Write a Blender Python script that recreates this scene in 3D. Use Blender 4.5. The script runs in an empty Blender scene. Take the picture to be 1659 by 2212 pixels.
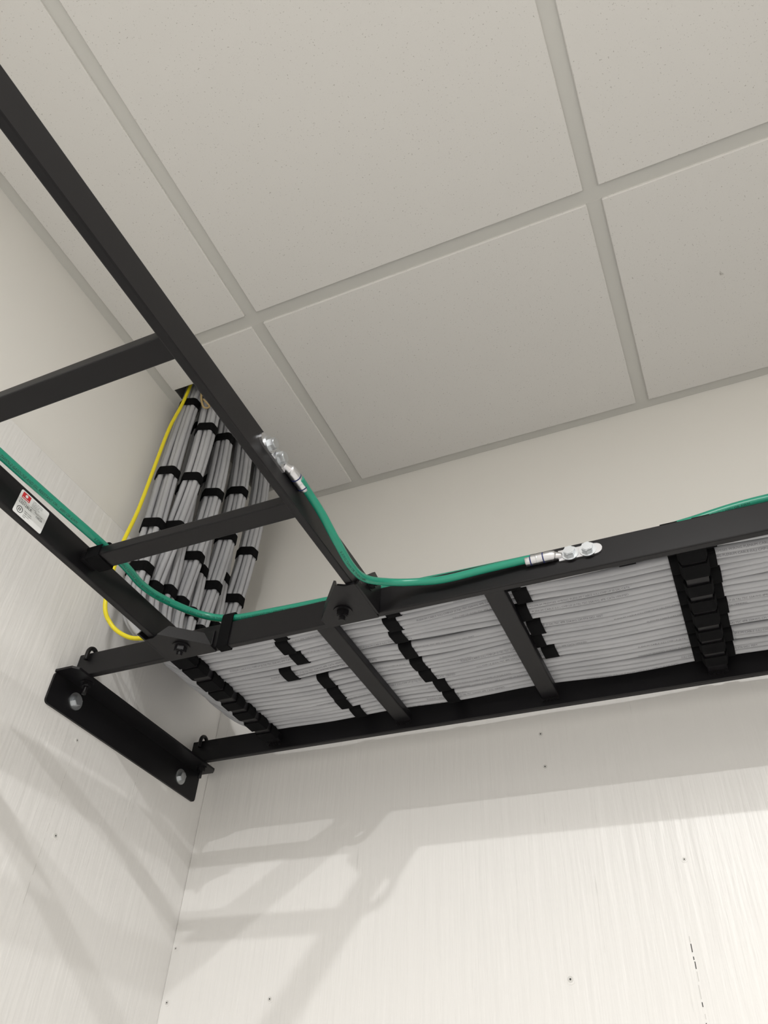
import bpy, math, random
import numpy as np
from mathutils import Vector, Matrix
random.seed(7); rng=np.random.default_rng(7)
ZC=1.65   # all heights below are given relative to eye level (1.65 m above floor)
H=1.19
XL,XR,YF,YB=-.842,2.4,-3.2,1.080
scene=bpy.context.scene
try:
    scene.view_settings.view_transform='Standard'
    scene.view_settings.look='None'
    scene.view_settings.exposure=0
except Exception as e: print(e)

# ------------------------------------------------------------ materials
def mat(name,col,rough=.5,metal=0,spec=.5,coat=0):
    m=bpy.data.materials.new(name); m.use_nodes=True
    b=m.node_tree.nodes['Principled BSDF']
    b.inputs['Base Color'].default_value=(*col,1)
    b.inputs['Roughness'].default_value=rough
    b.inputs['Metallic'].default_value=metal
    b.inputs['Specular IOR Level'].default_value=spec
    return m
def noise_layer(m,scale,mapping=(1,1,1),bump=.1,dist=.002,c2=None,lo=.4,hi=.6,detail=4,rough_var=None):
    nt=m.node_tree; N=nt.nodes; L=nt.links; b=N['Principled BSDF']
    tc=N.new('ShaderNodeTexCoord'); mp=N.new('ShaderNodeMapping'); mp.inputs['Scale'].default_value=mapping
    L.new(tc.outputs['Object'],mp.inputs['Vector'])
    nz=N.new('ShaderNodeTexNoise'); nz.inputs['Scale'].default_value=scale; nz.inputs['Detail'].default_value=detail
    L.new(mp.outputs[0],nz.inputs['Vector'])
    if bump:
        bp=N.new('ShaderNodeBump'); bp.inputs['Strength'].default_value=bump; bp.inputs['Distance'].default_value=dist
        L.new(nz.outputs['Fac'],bp.inputs['Height'])
        if b.inputs['Normal'].links: L.new(b.inputs['Normal'].links[0].from_socket,bp.inputs['Normal'])
        L.new(bp.outputs[0],b.inputs['Normal'])
    if c2 is not None:
        r=N.new('ShaderNodeMapRange'); r.inputs['From Min'].default_value=lo; r.inputs['From Max'].default_value=hi
        L.new(nz.outputs['Fac'],r.inputs['Value'])
        mx=N.new('ShaderNodeMix'); mx.data_type='RGBA'
        L.new(r.outputs[0],mx.inputs[0])
        if b.inputs['Base Color'].links: L.new(b.inputs['Base Color'].links[0].from_socket,mx.inputs[6])
        else: mx.inputs[6].default_value=b.inputs['Base Color'].default_value
        mx.inputs[7].default_value=(*c2,1)
        L.new(mx.outputs[2],b.inputs['Base Color'])
    return m
M_dry=mat('painted_drywall',(.81,.792,.755),.5); noise_layer(M_dry,60,bump=.12,dist=.001); noise_layer(M_dry,3,bump=.2,dist=.006,detail=2)
M_ply=mat('painted_plywood',(.79,.778,.762),.38)
noise_layer(M_ply,1,(75,75,5),.7,.0018); noise_layer(M_ply,5,(1,1,1),.4,.007,detail=2); noise_layer(M_ply,1,(160,160,14),.4,.0008)
noise_layer(M_ply,1,(170,170,9),0,0,(.66,.65,.63),.72,.80,3)
M_tile=mat('ceiling_tile',(.76,.745,.72),.9,spec=.2)
noise_layer(M_tile,420,bump=.25,dist=.0006,c2=(.47,.45,.42),lo=.67,hi=.75,detail=2)
noise_layer(M_tile,26,bump=0,c2=(.42,.40,.37),lo=.755,hi=.78,detail=6)
M_grid=mat('grid_enamel',(.64,.632,.60),.4)
M_floor=mat('floor_vinyl',(.62,.61,.60),.4); noise_layer(M_floor,8,c2=(.57,.56,.55))
M_black=mat('black_powder_coat',(.0055,.005,.006),.40,spec=.27); noise_layer(M_black,900,bump=.06,dist=.0003)
M_velcro=mat('black_velcro',(.004,.004,.0045),.95,spec=.12); noise_layer(M_velcro,1500,bump=.5,dist=.0006)
M_cable=mat('grey_cable_jacket',(.44,.445,.465),.6,spec=.3); noise_layer(M_cable,9,c2=(.39,.395,.415),bump=0)
M_green=mat('green_cable_jacket',(.012,.25,.16),.3)
M_yellow=mat('yellow_cable_jacket',(.85,.72,.02),.4)
M_zinc=mat('zinc_plated_steel',(.60,.62,.64),.34,1)
M_tin=mat('tinned_copper',(.66,.66,.68),.30,1)
M_ink=mat('print_ink',(.15,.15,.16),.7)
M_inkb=mat('dark_ink',(.02,.02,.02),.7)
M_inkg=mat('green_cable_ink',(.005,.04,.03),.6)
M_blue=mat('blue_die_mark',(.02,.03,.12),.4)
M_label=mat('label_paper',(.80,.80,.80),.4)
M_red=mat('label_red',(.6,.02,.03),.4)
M_twine=mat('pull_twine',(.45,.33,.16),.9)
M_dark=mat('plenum_deck',(.06,.06,.06),.9)
M_white=mat('fixture_white',(.8,.8,.8),.4)
M_rubw=mat('screw_paint',(.62,.61,.59),.5)
def emis(name,s,c=(1,.98,.95)):
    m=bpy.data.materials.new(name); m.use_nodes=True; b=m.node_tree.nodes['Principled BSDF']
    b.inputs['Emission Color'].default_value=(*c,1); b.inputs['Emission Strength'].default_value=s
    b.inputs['Base Color'].default_value=(.8,.8,.8,1); return m
M_lens=emis('led_lens',5)

# ------------------------------------------------------------ mesh builder
class B:
    def __init__(s): s.v=[];s.f=[];s.m=[];s.mats=[];s.n=0;s.smooth=[]
    def mi(s,m):
        if m not in s.mats: s.mats.append(m)
        return s.mats.index(m)
    def add(s,V,F,m,smooth=False):
        k=s.n; V=np.asarray(V,float); s.v.append(V); s.n+=len(V); i=s.mi(m)
        for f in F:
            s.f.append(tuple(int(a)+k for a in f)); s.m.append(i); s.smooth.append(smooth)
    def box(s,lo,hi,m):
        x0,y0,z0=lo;x1,y1,z1=hi
        s.add([(x0,y0,z0),(x1,y0,z0),(x1,y1,z0),(x0,y1,z0),(x0,y0,z1),(x1,y0,z1),(x1,y1,z1),(x0,y1,z1)],
          [(0,3,2,1),(4,5,6,7),(0,1,5,4),(1,2,6,5),(2,3,7,6),(3,0,4,7)],m)
    def prism(s,pts,d,m,smooth=False):
        pts=np.asarray(pts,float); d=np.asarray(d,float); n=len(pts)
        c=np.zeros(3)
        for i in range(n): c+=np.cross(pts[i]-pts[0],pts[(i+1)%n]-pts[0])
        if np.dot(c,d)<0: pts=pts[::-1]
        s.add(pts,[tuple(range(n))[::-1]],m); s.add(pts+d,[tuple(range(n))],m)
        s.add(np.vstack([pts,pts+d]),[(i,(i+1)%n,n+(i+1)%n,n+i) for i in range(n)],m,smooth)
    def cyl(s,p,ax,L,r,m,n=20,rot=0,smooth=None):
        ax=np.asarray(ax,float);ax/=np.linalg.norm(ax)
        t=np.array([0,0,1.]) if abs(ax[2])<.9 else np.array([1.,0,0])
        u=np.cross(ax,t);u/=np.linalg.norm(u);w=np.cross(ax,u)
        a=np.arange(n)*2*math.pi/n+rot
        pts=np.asarray(p)+r*(np.outer(np.cos(a),u)+np.outer(np.sin(a),w))
        s.prism(pts,ax*L,m,smooth=(n>8) if smooth is None else smooth)
    def tube(s,P,r,m,sides=10):
        P=np.asarray(P,float); n=len(P)
        T=np.gradient(P,axis=0); T/=np.linalg.norm(T,axis=1)[:,None]
        r=np.broadcast_to(r,(n,))
        u=np.array([0,1.,0]) if abs(T[0][1])<.9 else np.array([1.,0,0])
        U=[]
        for i in range(n):
            u=u-T[i]*np.dot(u,T[i]); u/=np.linalg.norm(u); U.append(u)
        U=np.array(U); W=np.cross(T,U)
        a=np.arange(sides)*2*math.pi/sides
        V=(P[:,None,:]+r[:,None,None]*(np.cos(a)[None,:,None]*U[:,None,:]+np.sin(a)[None,:,None]*W[:,None,:])).reshape(-1,3)
        F=[]
        for i in range(n-1):
            for j in range(sides):
                j2=(j+1)%sides
                F.append((i*sides+j,i*sides+j2,(i+1)*sides+j2,(i+1)*sides+j))
        F.append(tuple(range(sides))[::-1]); F.append(tuple((n-1)*sides+j for j in range(sides)))
        s.add(V,F,m,True)
    def band(s,inner,ax,w,t,m):
        """closed band: inner loop (Nx3), width w along axis ax, thickness t"""
        inner=np.asarray(inner); n=len(inner); ax=np.asarray(ax,float);ax/=np.linalg.norm(ax)
        e=np.roll(inner,-1,0)-np.roll(inner,1,0); nn=np.cross(e,ax); nn/=np.linalg.norm(nn,axis=1)[:,None]+1e-12
        c=inner.mean(0)
        if np.mean(np.sum(nn*(inner-c),1))<0: nn=-nn
        o=inner+nn*t
        V=np.vstack([inner-ax*w/2,o-ax*w/2,o+ax*w/2,inner+ax*w/2]);F=[]
        for i in range(n):
            j=(i+1)%n
            for k in range(4):
                k2=(k+1)%4
                F.append((k*n+i,k*n+j,k2*n+j,k2*n+i))
        s.add(V,F,m,False)
    def obj(s,name,parent=None,bevel=0,seg=2):
        V=np.vstack(s.v)+np.array([0,0,ZC])
        me=bpy.data.meshes.new(name); me.from_pydata(V.tolist(),[],s.f)
        for m in s.mats: me.materials.append(m)
        me.polygons.foreach_set('material_index',s.m); me.polygons.foreach_set('use_smooth',s.smooth)
        me.update()
        import bmesh
        bm=bmesh.new(); bm.from_mesh(me); bmesh.ops.recalc_face_normals(bm,faces=bm.faces); bm.to_mesh(me); bm.free()
        o=bpy.data.objects.new(name,me); scene.collection.objects.link(o)
        if parent: o.parent=parent
        if bevel:
            b=o.modifiers.new('bevel','BEVEL'); b.width=bevel; b.segments=seg; b.limit_method='ANGLE'; b.angle_limit=math.radians(40)
        return o
def cr(pts,n=12):
    P=np.asarray(pts,float); P=np.vstack([2*P[0]-P[1],P,2*P[-1]-P[-2]]); out=[]
    for i in range(1,len(P)-2):
        for k in range(n):
            t=k/n; a,b,c,d=P[i-1],P[i],P[i+1],P[i+2]
            out.append(.5*((2*b)+(c-a)*t+(2*a-5*b+4*c-d)*t*t+(3*b-a-3*c+d)*t**3))
    out.append(P[-2]); return np.array(out)
def hull(p):
    p=sorted(map(tuple,p)); 
    def half(pp):
        h=[]
        for q in pp:
            while len(h)>1 and (h[-1][0]-h[-2][0])*(q[1]-h[-2][1])-(h[-1][1]-h[-2][1])*(q[0]-h[-2][0])<=1e-12: h.pop()
            h.append(q)
        return h
    a=half(p);b=half(p[::-1]); return a[:-1]+b[:-1]
_tc={}
def textmesh(s,size):
    if (s,size) in _tc: return _tc[(s,size)]
    cu=bpy.data.curves.new('t','FONT'); cu.body=s; cu.size=size; cu.resolution_u=2
    o=bpy.data.objects.new('t',cu); scene.collection.objects.link(o)
    bpy.context.view_layer.update()
    me=o.to_mesh(); V=np.array([v.co[:] for v in me.vertices]); F=[tuple(p.vertices) for p in me.polygons]
    o.to_mesh_clear(); bpy.data.objects.remove(o); bpy.data.curves.remove(cu)
    _tc[(s,size)]=(V,F); return V,F

# ------------------------------------------------------------ room shell
def wall(name,lo,hi,m):
    b=B(); b.box(lo,hi,m); return b.obj(name)
TOP=1.75
wl=wall('wall_left',(XL-.1,YF-.1,-ZC),(XL,YB+.1,TOP),M_dry)
wb=wall('wall_back',(XL,YB,-ZC),(XR+.1,YB+.1,TOP),M_dry)
wr=wall('wall_right',(XR,YF-.1,-ZC),(XR+.1,YB,TOP),M_dry)
wf=wall('wall_front',(XL,YF-.1,-ZC),(XR,YF,TOP),M_dry)
fl=wall('floor',(XL-.1,YF-.1,-ZC-.1),(XR+.1,YB+.1,-ZC),M_floor)
wall('ceiling_deck',(XL-.1,YF-.1,TOP),(XR+.1,YB+.1,TOP+.1),M_dark)
b=B(); b.box((XL,YF,-ZC),(XL+.010,YB,.835),M_ply)
b.obj('plywood_backboard',wl,.0015)
XW=XL+.010; YW=YB-.008
b=B(); b.box((XW,YW,-ZC),(XR,YB,.835),M_ply)
b.obj('plywood_backboard',wb,.0015)
def screws(pts,ax,parent):
    b=B()
    for p,R in pts:
        p=np.array(p,float); ax=np.array(ax,float)
        b.cyl(p,ax,.0005,R,M_ply,16); b.cyl(p+ax*.0005,ax,.0003,R*.6,M_rubw,12); b.cyl(p+ax*.0008,ax,.0002,R*.22,M_inkb,5)
    b.obj('screw_heads',parent)
screws([((-.238,YW,.543),.005),((-.236,YW,.492),.005),((-.072,YW,.3485),.004),((-.825,YW,.285),.004),((-.821,YW,.2143),.005),((-.649,YW,.214),.005),((-.2305,YW,.2226),.006)],(0,-1,0),wb)
screws([((XW,.779,.352),.005),((XW,.762,.479),.004)],(1,0,0),wl)
b=B()
z=.262
while z>-.3:
    L=random.uniform(.003,.014); x=-.084+random.uniform(-.0006,.0006)
    b.box((x-.0005,YW-.0003,z-L),(x+.0005,YW+.001,z),M_inkb if random.random()<.4 else M_rubw); z-=L+random.uniform(.001,.008)
b.obj('panel_joint',wb)
b=B()
for y,z0,z1 in ((.762,.29,.47),(.60,.10,.33),(.90,.42,.52),(.71,.0,.2)):
    z=z1
    while z>z0:
        L=random.uniform(.01,.03); b.box((XW,y-.0003,z-L),(XW+.0002,y+.0003,z),M_rubw); z-=L+random.uniform(.0,.01); y+=random.uniform(-.0004,.0006)
b.obj('grain_checks',wl)
# ceiling
xs=[XL]+[-.585+.6096*k for k in range(0,5)]+[XR]
ys=[YF]+[.617-.6096*k for k in range(6,-1,-1)]+[YB]
ys=[y for y in ys if y>=YF]
b=B()
zt=H-.005
for i in range(len(xs)-1):
    for j in range(len(ys)-1):
        x0=xs[i]+(.022 if i==0 else .012); x1=xs[i+1]-(.022 if i==len(xs)-2 else .012)
        y0=ys[j]+(.022 if j==0 else .012); y1=ys[j+1]-(.022 if j==len(ys)-2 else .012)
        if i==0 and j==len(ys)-2:
            b.box((-.748,y0,zt),(x1,y1,H+.012),M_tile)
            b.box((x0,y0,zt),(-.748,.70,H+.012),M_tile)
            b.box((x0,1.02,zt),(-.748,y1,H+.012),M_tile)
        else: b.box((x0,y0,zt),(x1,y1,H+.012),M_tile)
ce=b.obj('ceiling',None,.0012,1)
b=B()
for y in ys[1:-1]: b.box((XL,y-.012,H),(XR,y+.012,H+.0015),M_grid); b.box((XL,y-.001,H+.0015),(XR,y+.001,H+.035),M_grid)
for x in xs[1:-1]:
    for j in range(len(ys)-1):
        b.box((x-.012,ys[j]+.0118,H-.0004),(x+.012,ys[j+1]-.0118,H+.001),M_grid); b.box((x-.001,ys[j]+.002,H+.001),(x+.001,ys[j+1]-.002,H+.035),M_grid)
for lo,hi in (((XL,YF,H),(XL+.023,YB,H+.0015)),((XR-.023,YF,H),(XR,YB,H+.0015)),((XL,YF,H),(XR,YF+.023,H+.0015)),((XL,YB-.023,H),(XR,YB,H+.0015))):
    b.box(lo,hi,M_grid)
b.obj('grid_tees',ce)

# ------------------------------------------------------------ ladder racks
ZB=.55; RH=.038; RT=.0095
def rung_x(b,x,y0,y1):
    b.box((x-.0127,y0,ZB+.0125),(x+.0127,y1,ZB+.0252),M_black)
def rung_y(b,y,x0,x1):
    b.box((x0,y-.0127,ZB+.0125),(x1,y+.0127,ZB+.0252),M_black)
YN,YFAR=.711,1.016
b=B()
b.box((XW+.006,YN,ZB),(XR-.004,YN+RT,ZB+RH),M_black)
b.box((XW+.006,YFAR-RT,ZB),(XR-.004,YFAR,ZB+RH),M_black)
RX=[-.661+.2286*k for k in range(14)]
for x in RX: rung_x(b,x,YN+RT-.001,YFAR-RT+.001)
rackX=b.obj('cable_ladder_rack',None,.0016,2)
b=B()
for x in RX:
    for k in range(5):
        b.cyl((x-.010+.005*k,YFAR-RT-.003,ZB+.0105+.0006*(k%2)),(0,1,0),.0035,.0028,M_black,8)
        b.cyl((x-.010+.005*k,YN+RT-.0005,ZB+.0105),(0,1,0),.0035,.0028,M_black,8)
b.obj('welds',rackX)
XA,XBR=-.655,-.349
b=B()
b.box((XA,YF+.004,ZB),(XA+RT,YN-.001,ZB+RH),M_black)
b.box((XBR-RT,YF+.004,ZB),(XBR,YN-.001,ZB+RH),M_black)
RY=[.5186-.2286*k for k in range(16)]
for y in RY: rung_y(b,y,XA+RT-.001,XBR-RT+.001)
rackY=b.obj('cable_ladder_rack',None,.0016,2)
# product label on inner face of rack rail
lb=B(); lx=XA+RT+.0003
def rrect(y0,y1,z0,z1,r,n=5):
    p=[]
    for (cy,cz,a0) in ((y1-r,z1-r,0),(y0+r,z1-r,90),(y0+r,z0+r,180),(y1-r,z0+r,270)):
        for k in range(n+1):
            a=math.radians(a0+90*k/n); p.append((cy+r*math.cos(a),cz+r*math.sin(a)))
    return p
LY0,LY1,LZ0,LZ1=.399,.443,.5515,.5835
lb.prism([(lx-.0003,y,z) for y,z in rrect(LY0,LY1,LZ0,LZ1,.002)],(.0003,0,0),M_label)
lb.prism([(lx,y,z) for y,z in rrect(LY0+.003,LY0+.015,LZ1-.0095,LZ1-.0015,.0005)],(.0001,0,0),M_red)
lb.prism([(lx+.0001,LY0+.009+.002*math.cos(a*.7854),LZ1-.0045+.002*math.sin(a*.7854)) for a in range(8)],(.0001,0,0),M_label)
lb.box((lx+.0001,LY0+.004,LZ1-.0085),(lx+.0002,LY0+.014,LZ1-.0078),M_label)
def ltext(s,size,y,z,m=M_inkb):
    V,F=textmesh(s,size); lb.add(np.c_[np.full(len(V),lx+.00015),y+V[:,0],z+V[:,1]],F,m)
ltext('Cat. No.',.0028,LY0+.0025,LZ1-.0125)
ltext('LSS12BLK',.0048,LY0+.0025,LZ1-.0170)
ltext('10026',.0042,LY0+.029,LZ1-.0185)
ltext('Manuf. Code',.0024,LY0+.026,LZ1-.0145)
for q in range(5): ltext(['Ladder rack section','for indoor use only','Install per the','instructions and','local codes'][q],.0019,LY0+.019,LZ1-.0035-.0021*q)
for q in range(4): ltext(['Made in USA','Cable support','equipment','Steel'][q],.0020,LY0+.014,LZ1-.0225-.0024*q)
a=np.linspace(0,2*math.pi,25)[:-1]
cy,cz=LY0+.0075,LZ0+.0075
lb.band(np.c_[np.full(24,lx+.0002),cy+.0036*np.cos(a),cz+.0036*np.sin(a)],(1,0,0),.0002,.0006,M_inkb)
lb.box((lx,cy-.0016,cz-.0018),(lx+.0002,cy-.0008,cz+.0018),M_inkb); lb.box((lx,cy+.0004,cz-.0018),(lx+.0002,cy+.0012,cz+.0018),M_inkb)
lb.obj('product_label',rackY)

# ------------------------------------------------------------ junction brackets
def hexbolt(b,p,ax,m,s=1.0,washer=True,stud=True):
    p=np.asarray(p,float); ax=np.asarray(ax,float)
    if washer: b.cyl(p,ax,.0014*s,.0095*s,m,24); p=p+ax*.0014*s
    b.cyl(p,ax,.0055*s,.0066*s,m,6,rot=random.random())
    b.cyl(p+ax*.0055*s,ax,.0008*s,.0052*s,m,16)
    if stud: b.cyl(p+ax*.0055*s,ax,.005*s,.0032*s,m,12)
def junction(xr,side,y0,w):
    b=B(); z=ZB-.003
    tri=[(xr,y0+.004),(xr+side*.008,y0),(xr+side*w,.702),(xr+side*w,.7165),(xr-side*.0125,.7165),(xr-side*.0125,y0+.004)]
    b.prism([(x,y,z) for x,y in tri],(0,0,.0028),M_black)
    xo=xr-side*.0127
    b.prism([(xo,.645,z),(xo,.7100,z),(xo,.7100,ZB+RH+.006),(xo,.690,ZB+RH+.010),(xo,.655,ZB+.014)],(-side*.003,0,0),M_black)
    e0=np.array([xr+side*.008,y0]);e1=np.array([xr+side*w,.702]); d=(e1-e0)/np.linalg.norm(e1-e0)
    nrm=np.array([d[1],-d[0]])*(1 if side>0 else -1)*.0028
    q=[(*e0,z),(*e1,z),(*(e1-d*.012),ZB+.013),(*(e0+d*.012),ZB+.013)]
    b.prism(q,(nrm[0],nrm[1],0),M_black)
    b.box((min(xr,xr+side*(w-.004)),.7075,ZB+.0),(max(xr,xr+side*(w-.004)),.7105,ZB+.028),M_black)
    o=b.obj('junction_bracket',None,.0008,1)
    b=B(); hexbolt(b,(xr+side*.024,.689,z),(0,0,-1),M_black,1.25)
    b.obj('hex_bolt',o)
    b=B(); hexbolt(b,(xr-side*.0157,.680,ZB+.02),(-side,0,0),M_black,.8); b.obj('side_bolt',o)
junction(XBR-RT,-1,.640,.058); junction(XA+RT,1,.656,.062)

# ------------------------------------------------------------ wall angle support
b=B()
prof=rrect(.683,1.046,.4985,.5466,.006,4)
b.prism([(XW,y,z) for y,z in prof],(.0035,0,0),M_black)
c=.008
b.prism([(XW,.683,.5464),(XW,1.046,.5464),(XW+.038-c,1.046,.5464),(XW+.038,1.046-c,.5464),(XW+.038,.683+c,.5464),(XW+.038-c,.683,.5464)],(0,0,.0034),M_black)
wa=b.obj('wall_angle_bracket',None,.0008,2)
b=B()
for y,z in ((.733,.5245),(.996,.5225)):
    b.cyl((XW+.0035,y,z),(1,0,0),.0016,.0125,M_zinc,28)
    b.cyl((XW+.0051,y,z),(1,0,0),.0055,.0072,M_zinc,6,.3)
b.obj('lag_bolts',wa)
b=B()
for yr,s in ((YN,1),(YFAR-RT,1)):
    x=XW+.024
    yi=yr+RT+.004; yo=yr-.004
    P=cr([(x,yi,.528),(x,yi,.56),(x,yi,.588),(x,yi-.003,.5945),(x,(yi+yo)/2,.597),(x,yo+.003,.5945),(x,yo,.588),(x,yo,.575)],6)
    b.tube(P,.0032,M_black,10)
    b.cyl((x,yi,.5464),(0,0,-1),.0012,.009,M_black,20); b.cyl((x,yi,.5452),(0,0,-1),.006,.0065,M_black,6)
b.obj('j_bolts',wa)

# ------------------------------------------------------------ network cables
NB=8; r=.0049; R=.154; XV=-.797; CZ=.743; CX=XV+R
d=.0107
rd=[]
for row,cnt in ((1.5,2),(.5,3),(-.5,2),(-1.5,2)):
    for k in range(cnt): rd.append(((k-(cnt-1)/2)*d,row*d*.87))
rd.sort(key=lambda q:-q[1]); 
fl_=[((k-1)*d,c) for c in (.0088,0,-.0088) for k in range(3)]
def group_sort(lst):
    out=[]
    for g in range(3): out+=sorted(lst[3*g:3*g+3])
    return out
rd=group_sort(rd); fl_=group_sort(fl_)
def sm(t): t=np.clip(t,0,1); return t*t*(3-2*t)
YBN=[.742+.0337*b for b in range(NB)]
paths=[]
for bi in range(NB):
    xt=[-.800,-.768,-.80,-.77,-.80,-.772,-.80,-.772][bi]; yt=[.735,.757,.785,.815,.85,.888,.925,.965][bi]
    C=[];Nn=[];T=[]
    for z in np.linspace(1.45,CZ,46):
        w=sm((1.22-z)/.42)
        C.append((xt+(XV-xt)*w+(.016 if bi%2 else -.004)*math.sin(math.pi*np.clip((1.2-z)/.45,0,1)), yt+(YBN[bi]-yt)*w, z)); Nn.append((-1,0,0)); T.append((0,0,-1))
    for th in np.linspace(0,math.pi/2,22)[1:]:
        C.append((CX-R*math.cos(th),YBN[bi],CZ-R*math.sin(th))); Nn.append((-math.cos(th),0,-math.sin(th))); T.append((math.sin(th),0,-math.cos(th)))
    for x in np.arange(CX+.02,XR-.02,.02):
        C.append((x,YBN[bi],CZ-R)); Nn.append((0,0,-1)); T.append((1,0,0))
    C=np.array(C);Nn=np.array(Nn,float);T=np.array(T,float)
    s=np.r_[0,np.cumsum(np.linalg.norm(np.diff(C,axis=0),axis=1))]
    th=np.arctan2(T[:,0],-T[:,2]); w=sm(th/(math.pi/2)*1.1)
    cabs=[]
    sway=(.0022*np.sin(s*7+bi*1.3)+.0012*np.sin(s*15+bi*2.1))*w
    sag=np.where(T[:,0]>.999,np.sin(math.pi*(C[:,0]-RX[0])/.2286)**2,0)*rng.uniform(.001,.004)
    for k in range(9):
        ph=rng.uniform(0,6.28,4); am=rng.uniform(.3,1,4)
        wa_=.0012*am[0]*np.sin(s*9+ph[0])+.0005*am[1]*np.sin(s*21+ph[1])+sway
        wc_=.0011*am[2]*np.sin(s*12+ph[2])+.0004*np.sin(s*27+ph[3])
        A=rd[k][0]*(1-w)+fl_[k][0]*w+wa_; Cc=rd[k][1]*(1-w)+fl_[k][1]*w+wc_-.0006
        if k<3: Cc=np.minimum(Cc,.0088+(1-w)*.02)
        if k>5 and bi<2: Cc=np.maximum(Cc,-.0052-(1-w)*.02)
        Cc=Cc+sag*(1 if k<3 else .8)
        P=C+Nn*Cc[:,None]; P[:,1]+=A
        cabs.append((P,A,Cc))
    paths.append((C,Nn,T,s,cabs))
b=B()
for C,Nn,T,s,cabs in paths:
    for P,A,Cc in cabs: b.tube(P,r,M_cable,14)
cab=b.obj('network_cable_bundle')
# straps
b=B()
def strap(bi,idx=None,z=None,x=None,w=.019,t=.0017,ks=None,b=b):
    C,Nn,T,s,cabs=paths[bi]
    if z is not None: idx=int(np.argmin(np.abs(C[:46,2]-z)))
    if x is not None: idx=46+int(np.argmin(np.abs(C[46:,0]-x)))
    fx=0
    if x is not None and T[idx][0]>.999: fx=x-C[idx][0]
    pts=[]
    for k,(P,A,Cc) in enumerate(cabs):
        if ks and k not in ks: continue
        for a in np.arange(16)*math.pi/8: pts.append((A[idx]+(r+.0002)*math.cos(a),Cc[idx]+(r+.0002)*math.sin(a)))
    h=hull(pts)
    loop=[C[idx]+np.array([fx,a,0])+Nn[idx]*c for a,c in h]
    b.band(loop,T[idx],w,t,M_velcro)
VS=[[1.175,.982,.853,.765],[1.11,.975,.865,.75],[1.15,1.0,.88,.76],[1.13,.99,.86,.755],[1.07,.96,.85,.76],[1.05,.95,.83,.75],[1.03,.99,.89,.78],[1.06,.97,.86,.76]]
for bi in range(NB):
    for z in VS[bi]: strap(bi,z=z)
    for x0 in (-.683,-.510,-.346,-.184,.0085,.0415,.25,.48,.71,.94,1.17,1.4,1.63,1.86,2.1):
        jit={-.510:[.001,-.004,-.001,-.034,.008,.006,.004,.014],-.346:[.003,-.007,-.012,-.012,-.011,-.010,0,.002],.0085:[0]*8,.0415:[.002,-.001,.001,0,.002,0,.001,0]}.get(x0,[0,.006,-.004,.004,-.003,.006,0,.004])[bi]
        if x0==-.184 and bi>5: continue
        strap(bi,x=x0+jit)
strap(0,x=-.046)
b.obj('hook_and_loop_straps',cab)
b=B()
for xr in (RX[0],RX[3]):
    for bi in range(NB):
        y=YBN[bi]+random.uniform(-.003,.003)
        hp=[(-.0129,.0124),(.0129,.0124),(.0140,.019),(.0129,.0250),(-.0129,.0250),(-.0140,.019)]
        b.band([(xr+u,y,ZB+v) for u,v in hp][::1],(0,1,0),.020+random.uniform(0,.006),.0022,M_velcro)
b.obj('rung_wraps',cab)
# printing on cable jackets
b=B()
strs=['PLENUM CABLE (UL) CMP-LP (0.7A) 75C 23AWG 4PR CAT6 VERIFIED','MINIMUM PREMISES WIRING PLENUM CABLE (UL) CMP-LP (0.5A) CAT6','(UL) CMP-LP (0.5A) 75C 4PR 23AWG CM FT6 0421 FEET']
for bi in range(NB):
    C,Nn,T,s,cabs=paths[bi]
    for k in range(3):
        P=cabs[k][0]
        x=-.64+random.uniform(0,.4)
        while x<.5:
            V,F=textmesh(random.choice(strs),.0040)
            phi=random.uniform(-.1,.75)+ (V[:,1]-.0015)/r
            X=x+V[:,0]
            cy=np.interp(X,P[46:,0],P[46:,1]); cz=np.interp(X,P[46:,0],P[46:,2])
            b.add(np.c_[X,cy-(r+.00012)*np.sin(phi),cz-(r+.00012)*np.cos(phi)],F,M_ink)
            x+=V[:,0].max()+random.uniform(.12,.5)
b.obj('jacket_printing',cab)

# ------------------------------------------------------------ other cables
def named_cable(name,pts,rad,m,n=12):
    b=B(); P=cr(pts,n); b.tube(P,rad,m,14); return b.obj(name),P
G=[(-.622,YF+.01,.5805),(-.622,-.3,.5805),(-.626,.10,.5805),(-.627,.349,.5815),(-.621,.53,.582),(-.632,.60,.588),(-.633,.65,.598),(-.612,.700,.603),(-.570,.7165,.5975),(-.50,.717,.5935),(-.416,.7185,.5925),(-.30,.722,.5925),(-.238,.724,.5925),(-.12,.726,.5925),(-.03,.733,.596),(.03,.748,.614),(.12,.748,.622),(.3,.75,.615),(.6,.75,.61),(XR-.02,.75,.61)]
gc,GP=named_cable('green_grounding_cable',G,.0052,M_green)
J=[(-.3405,.490,.576),(-.341,.512,.575),(-.338,.540,.567),(-.336,.575,.555),(-.336,.615,.549),(-.334,.650,.556),(-.318,.684,.571),(-.290,.698,.574),(-.255,.701,.571),(-.205,.702,.573),(-.160,.7035,.575),(-.148,.7035,.575)]
jc,JP=named_cable('green_bonding_jumper',J,.0047,M_green)
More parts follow.
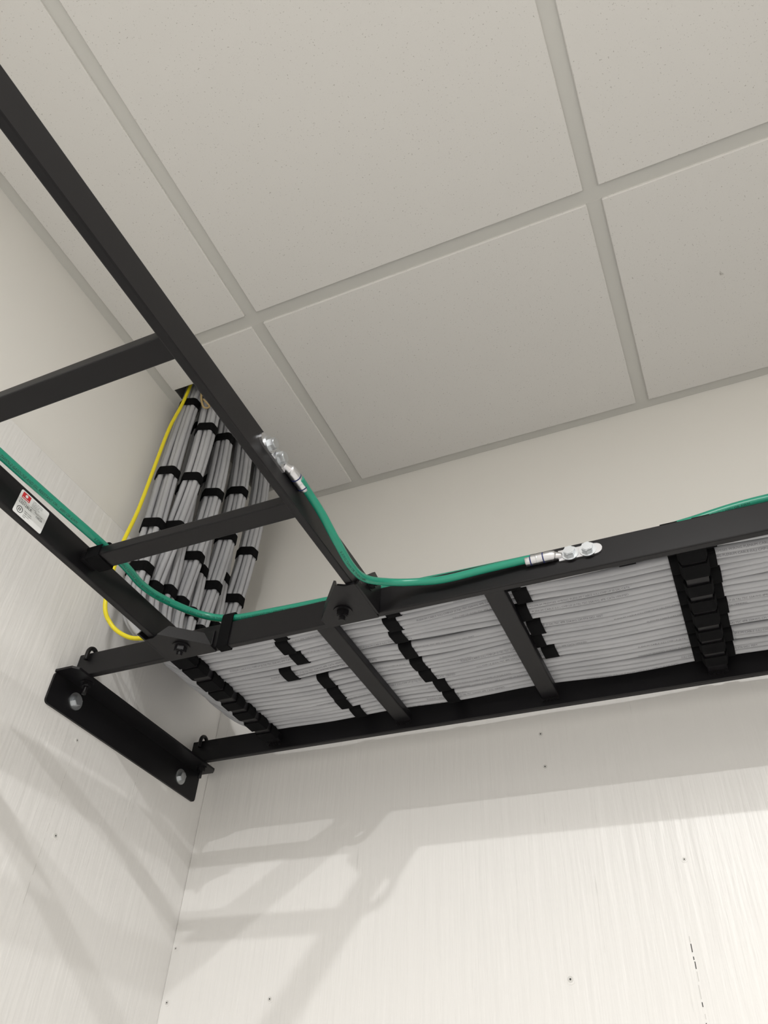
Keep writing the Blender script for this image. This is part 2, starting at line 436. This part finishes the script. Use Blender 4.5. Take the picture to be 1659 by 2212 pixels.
def cable_text(b,P,rad,s,start,size,m,up):
    V,F=textmesh(s,size); L=np.r_[0,np.cumsum(np.linalg.norm(np.diff(P,axis=0),axis=1))]
    S=start+V[:,0]
    if S.max()>L[-1]: return start
    c=np.c_[[np.interp(S,L,P[:,i]) for i in range(3)]].T
    T=np.gradient(P,axis=0);T/=np.linalg.norm(T,axis=1)[:,None]
    t=np.c_[[np.interp(S,L,T[:,i]) for i in range(3)]].T
    view=np.tile(np.array(up,float),(len(c),1)); view-=t*np.sum(view*t,1)[:,None]; view/=np.linalg.norm(view,axis=1)[:,None]
    side=np.cross(view,t)
    ph=(V[:,1]-size*.35)/rad
    b.add(c+(rad+.00012)*(view*np.cos(ph)[:,None]+side*np.sin(ph)[:,None]),F,m)
    return S.max()
b=B()
st=3.3
for q in range(7): st=cable_text(b,GP,.0052,'6 AWG TYPE THHN OR THWN-2 GASOLINE AND OIL RESISTANT VW-1 600V OR AWM',st,.0042,M_inkg,(.5,-.6,-.62))+.03
b.obj('jacket_printing',gc)
b=B(); cable_text(b,JP,.0047,'6 AWG THHN OR THWN-2 600V',.10,.0042,M_inkg,(.2,-.7,-.7)); b.obj('jacket_printing',jc)
# two-hole lugs
def lug(name,o,ax,out,L0):
    o=np.array(o,float);ax=np.array(ax,float);out=np.array(out,float);up=np.cross(ax,out)
    b=B()
    P=[]
    for k in range(9):
        a=math.radians(90+180*k/8); P.append(o+ax*(-.020+.008*math.cos(a))+up*(.0075*math.sin(a)))
    P+= [o+ax*.022-up*.0075, o+ax*.022+up*.0075]
    b.prism(P,out*.0028,M_tin)
    bar=cr([o+ax*.018+out*.0022,o+ax*.026+out*.0045,o+ax*.032+out*.006,o+ax*L0+out*.006],6)
    rr=np.interp(np.linspace(0,1,len(bar)),[0,.3,.5,1],[.0035,.0052,.0062,.0062])
    b.tube(bar,rr,M_tin,16)
    for k,u in enumerate((.038,.0455,.053)):
        if u<L0: 
            b.tube([o+ax*u+out*.006,o+ax*(u+.0016)+out*.006],.0064,M_blue if k%2==0 else M_zinc,16)
    ob=b.obj(name,None,.0004,1)
    bb=B()
    for u in (-.012,.0085):
        hexbolt(bb,o+ax*u+out*.0028,out,M_zinc,1.02,True,False)
    bb.obj('hex_bolts',ob)
    return ob
lug('compression_lug',(XBR,.4475,.576),(0,1,0),(1,0,0),.058)
lug('compression_lug',(-.0945,YN,.5735),(-1,0,0),(0,-1,0),.060)
Yp=[(-.795,.720,1.42),(-.797,.716,1.19),(-.803,.708,1.08),(-.804,.706,.99),(-.800,.700,.862),(-.793,.686,.76),(-.790,.690,.663),(-.784,.709,.632),(-.757,.7225,.612),(-.72,.7245,.603),(-.66,.7245,.5945),(-.6,.7245,.592),(-.5,.7245,.592)]
yc,_=named_cable('yellow_network_cable',Yp,.0033,M_yellow)
b=B(); b.tube(cr([(-.772,.722,1.23),(-.768,.726,1.175),(-.762,.735,1.15),(-.755,.742,1.157),(-.765,.73,1.17)],6),.0022,M_twine,6); b.obj('pull_twine')
def hold(name,loop,ax,w=.019):
    b=B(); b.band(loop,ax,w,.0018,M_velcro); return b.obj(name)
def ellipse_hull(items):
    pts=[]
    for it in items:
        if len(it)==3:
            for a in np.arange(16)*math.pi/8: pts.append((it[0]+it[2]*math.cos(a),it[1]+it[2]*math.sin(a)))
        else: pts+= [(it[0],it[1]),(it[2],it[1]),(it[2],it[3]),(it[0],it[3])]
    return hull(pts)
h=ellipse_hull([(YN-.0004,ZB-.0004,YN+RT+.0004,ZB+RH+.0004),(.7165,.5975,.0056)])
hold('hook_and_loop_strap',[(-.572,y,z) for y,z in h],(1,0,0),.017)
h=ellipse_hull([(RY[0]-.0131,ZB+.0121,RY[0]+.0131,ZB+.0256),(RY[0],.5822,.0056)])
hold('hook_and_loop_strap',[(-.627,y,z) for y,z in h],(1,0,0),.020)

# ------------------------------------------------------------ lights
LC=(1,.99,.965)
def downlight(x,y,W,rad=.022):
    b=B()
    a=np.linspace(0,2*math.pi,41)[:-1]
    b.band(np.c_[x+rad*np.cos(a),y+rad*np.sin(a),np.full(40,zt-.002)],(0,0,1),.006,.016,M_white)
    o=b.obj('recessed_downlight',None)
    b=B(); b.cyl((x,y,zt-.0005),(0,0,-1),.001,rad,M_lens,40); b.obj('lens',o)
    l=bpy.data.lights.new('lamp','AREA'); l.shape='DISK'; l.size=rad*2; l.energy=W; l.color=LC
    lo=bpy.data.objects.new('lamp',l); lo.location=(x,y,zt-.004+ZC); scene.collection.objects.link(lo); lo.parent=o
downlight(.09,-.78,22); downlight(.57,-1.65,52)
def fill_panel(x0,x1,y0,y1,W):  # glowing ceiling panel added out of view, only to give soft fill light
    b=B(); b.box((x0,y0,zt-.006),(x1,y0+.02,zt-.0002),M_white);b.box((x0,y1-.02,zt-.006),(x1,y1,zt-.0002),M_white);b.box((x0,y0,zt-.006),(x0+.02,y1,zt-.0002),M_white);b.box((x1-.02,y0,zt-.006),(x1,y1,zt-.0002),M_white)
    o=b.obj('added_fill_panel'); b=B(); b.box((x0+.02,y0+.02,zt-.003),(x1-.02,y1-.02,zt-.001),M_lens); b.obj('fill_diffuser',o)
    l=bpy.data.lights.new('lamp','AREA'); l.shape='RECTANGLE'; l.size=x1-x0-.05; l.size_y=y1-y0-.05; l.energy=W; l.color=LC
    lo=bpy.data.objects.new('lamp',l); lo.location=((x0+x1)/2,(y0+y1)/2,zt-.008+ZC); scene.collection.objects.link(lo); lo.parent=o
fill_panel(1.256,1.842,-1.20,-.614,8)
fill_panel(.646,1.232,-3.03,-2.44,12)

w=bpy.data.worlds.new('World'); scene.world=w; w.use_nodes=True
w.node_tree.nodes['Background'].inputs[0].default_value=(.05,.05,.05,1)

# ------------------------------------------------------------ camera
Xc=np.array([4729.5,-1224,-1670.]);Xc/=np.linalg.norm(Xc)
Yc=np.array([1000.5,1584,1670.]);Yc-=Xc*np.dot(Xc,Yc);Yc/=np.linalg.norm(Yc)
Zc=np.cross(Xc,Yc)
right=np.array([Xc[0],Yc[0],Zc[0]]);down=np.array([Xc[1],Yc[1],Zc[1]]);fwd=np.array([Xc[2],Yc[2],Zc[2]])
cam=bpy.data.cameras.new('camera'); co=bpy.data.objects.new('camera',cam); scene.collection.objects.link(co)
cam.sensor_fit='VERTICAL'; cam.sensor_height=36; cam.lens=36*1670/2212; cam.clip_start=.01
m=Matrix.Identity(4)
for i in range(3): m[i][0]=right[i]; m[i][1]=-down[i]; m[i][2]=-fwd[i]
m[2][3]=ZC
co.matrix_world=m; scene.camera=co
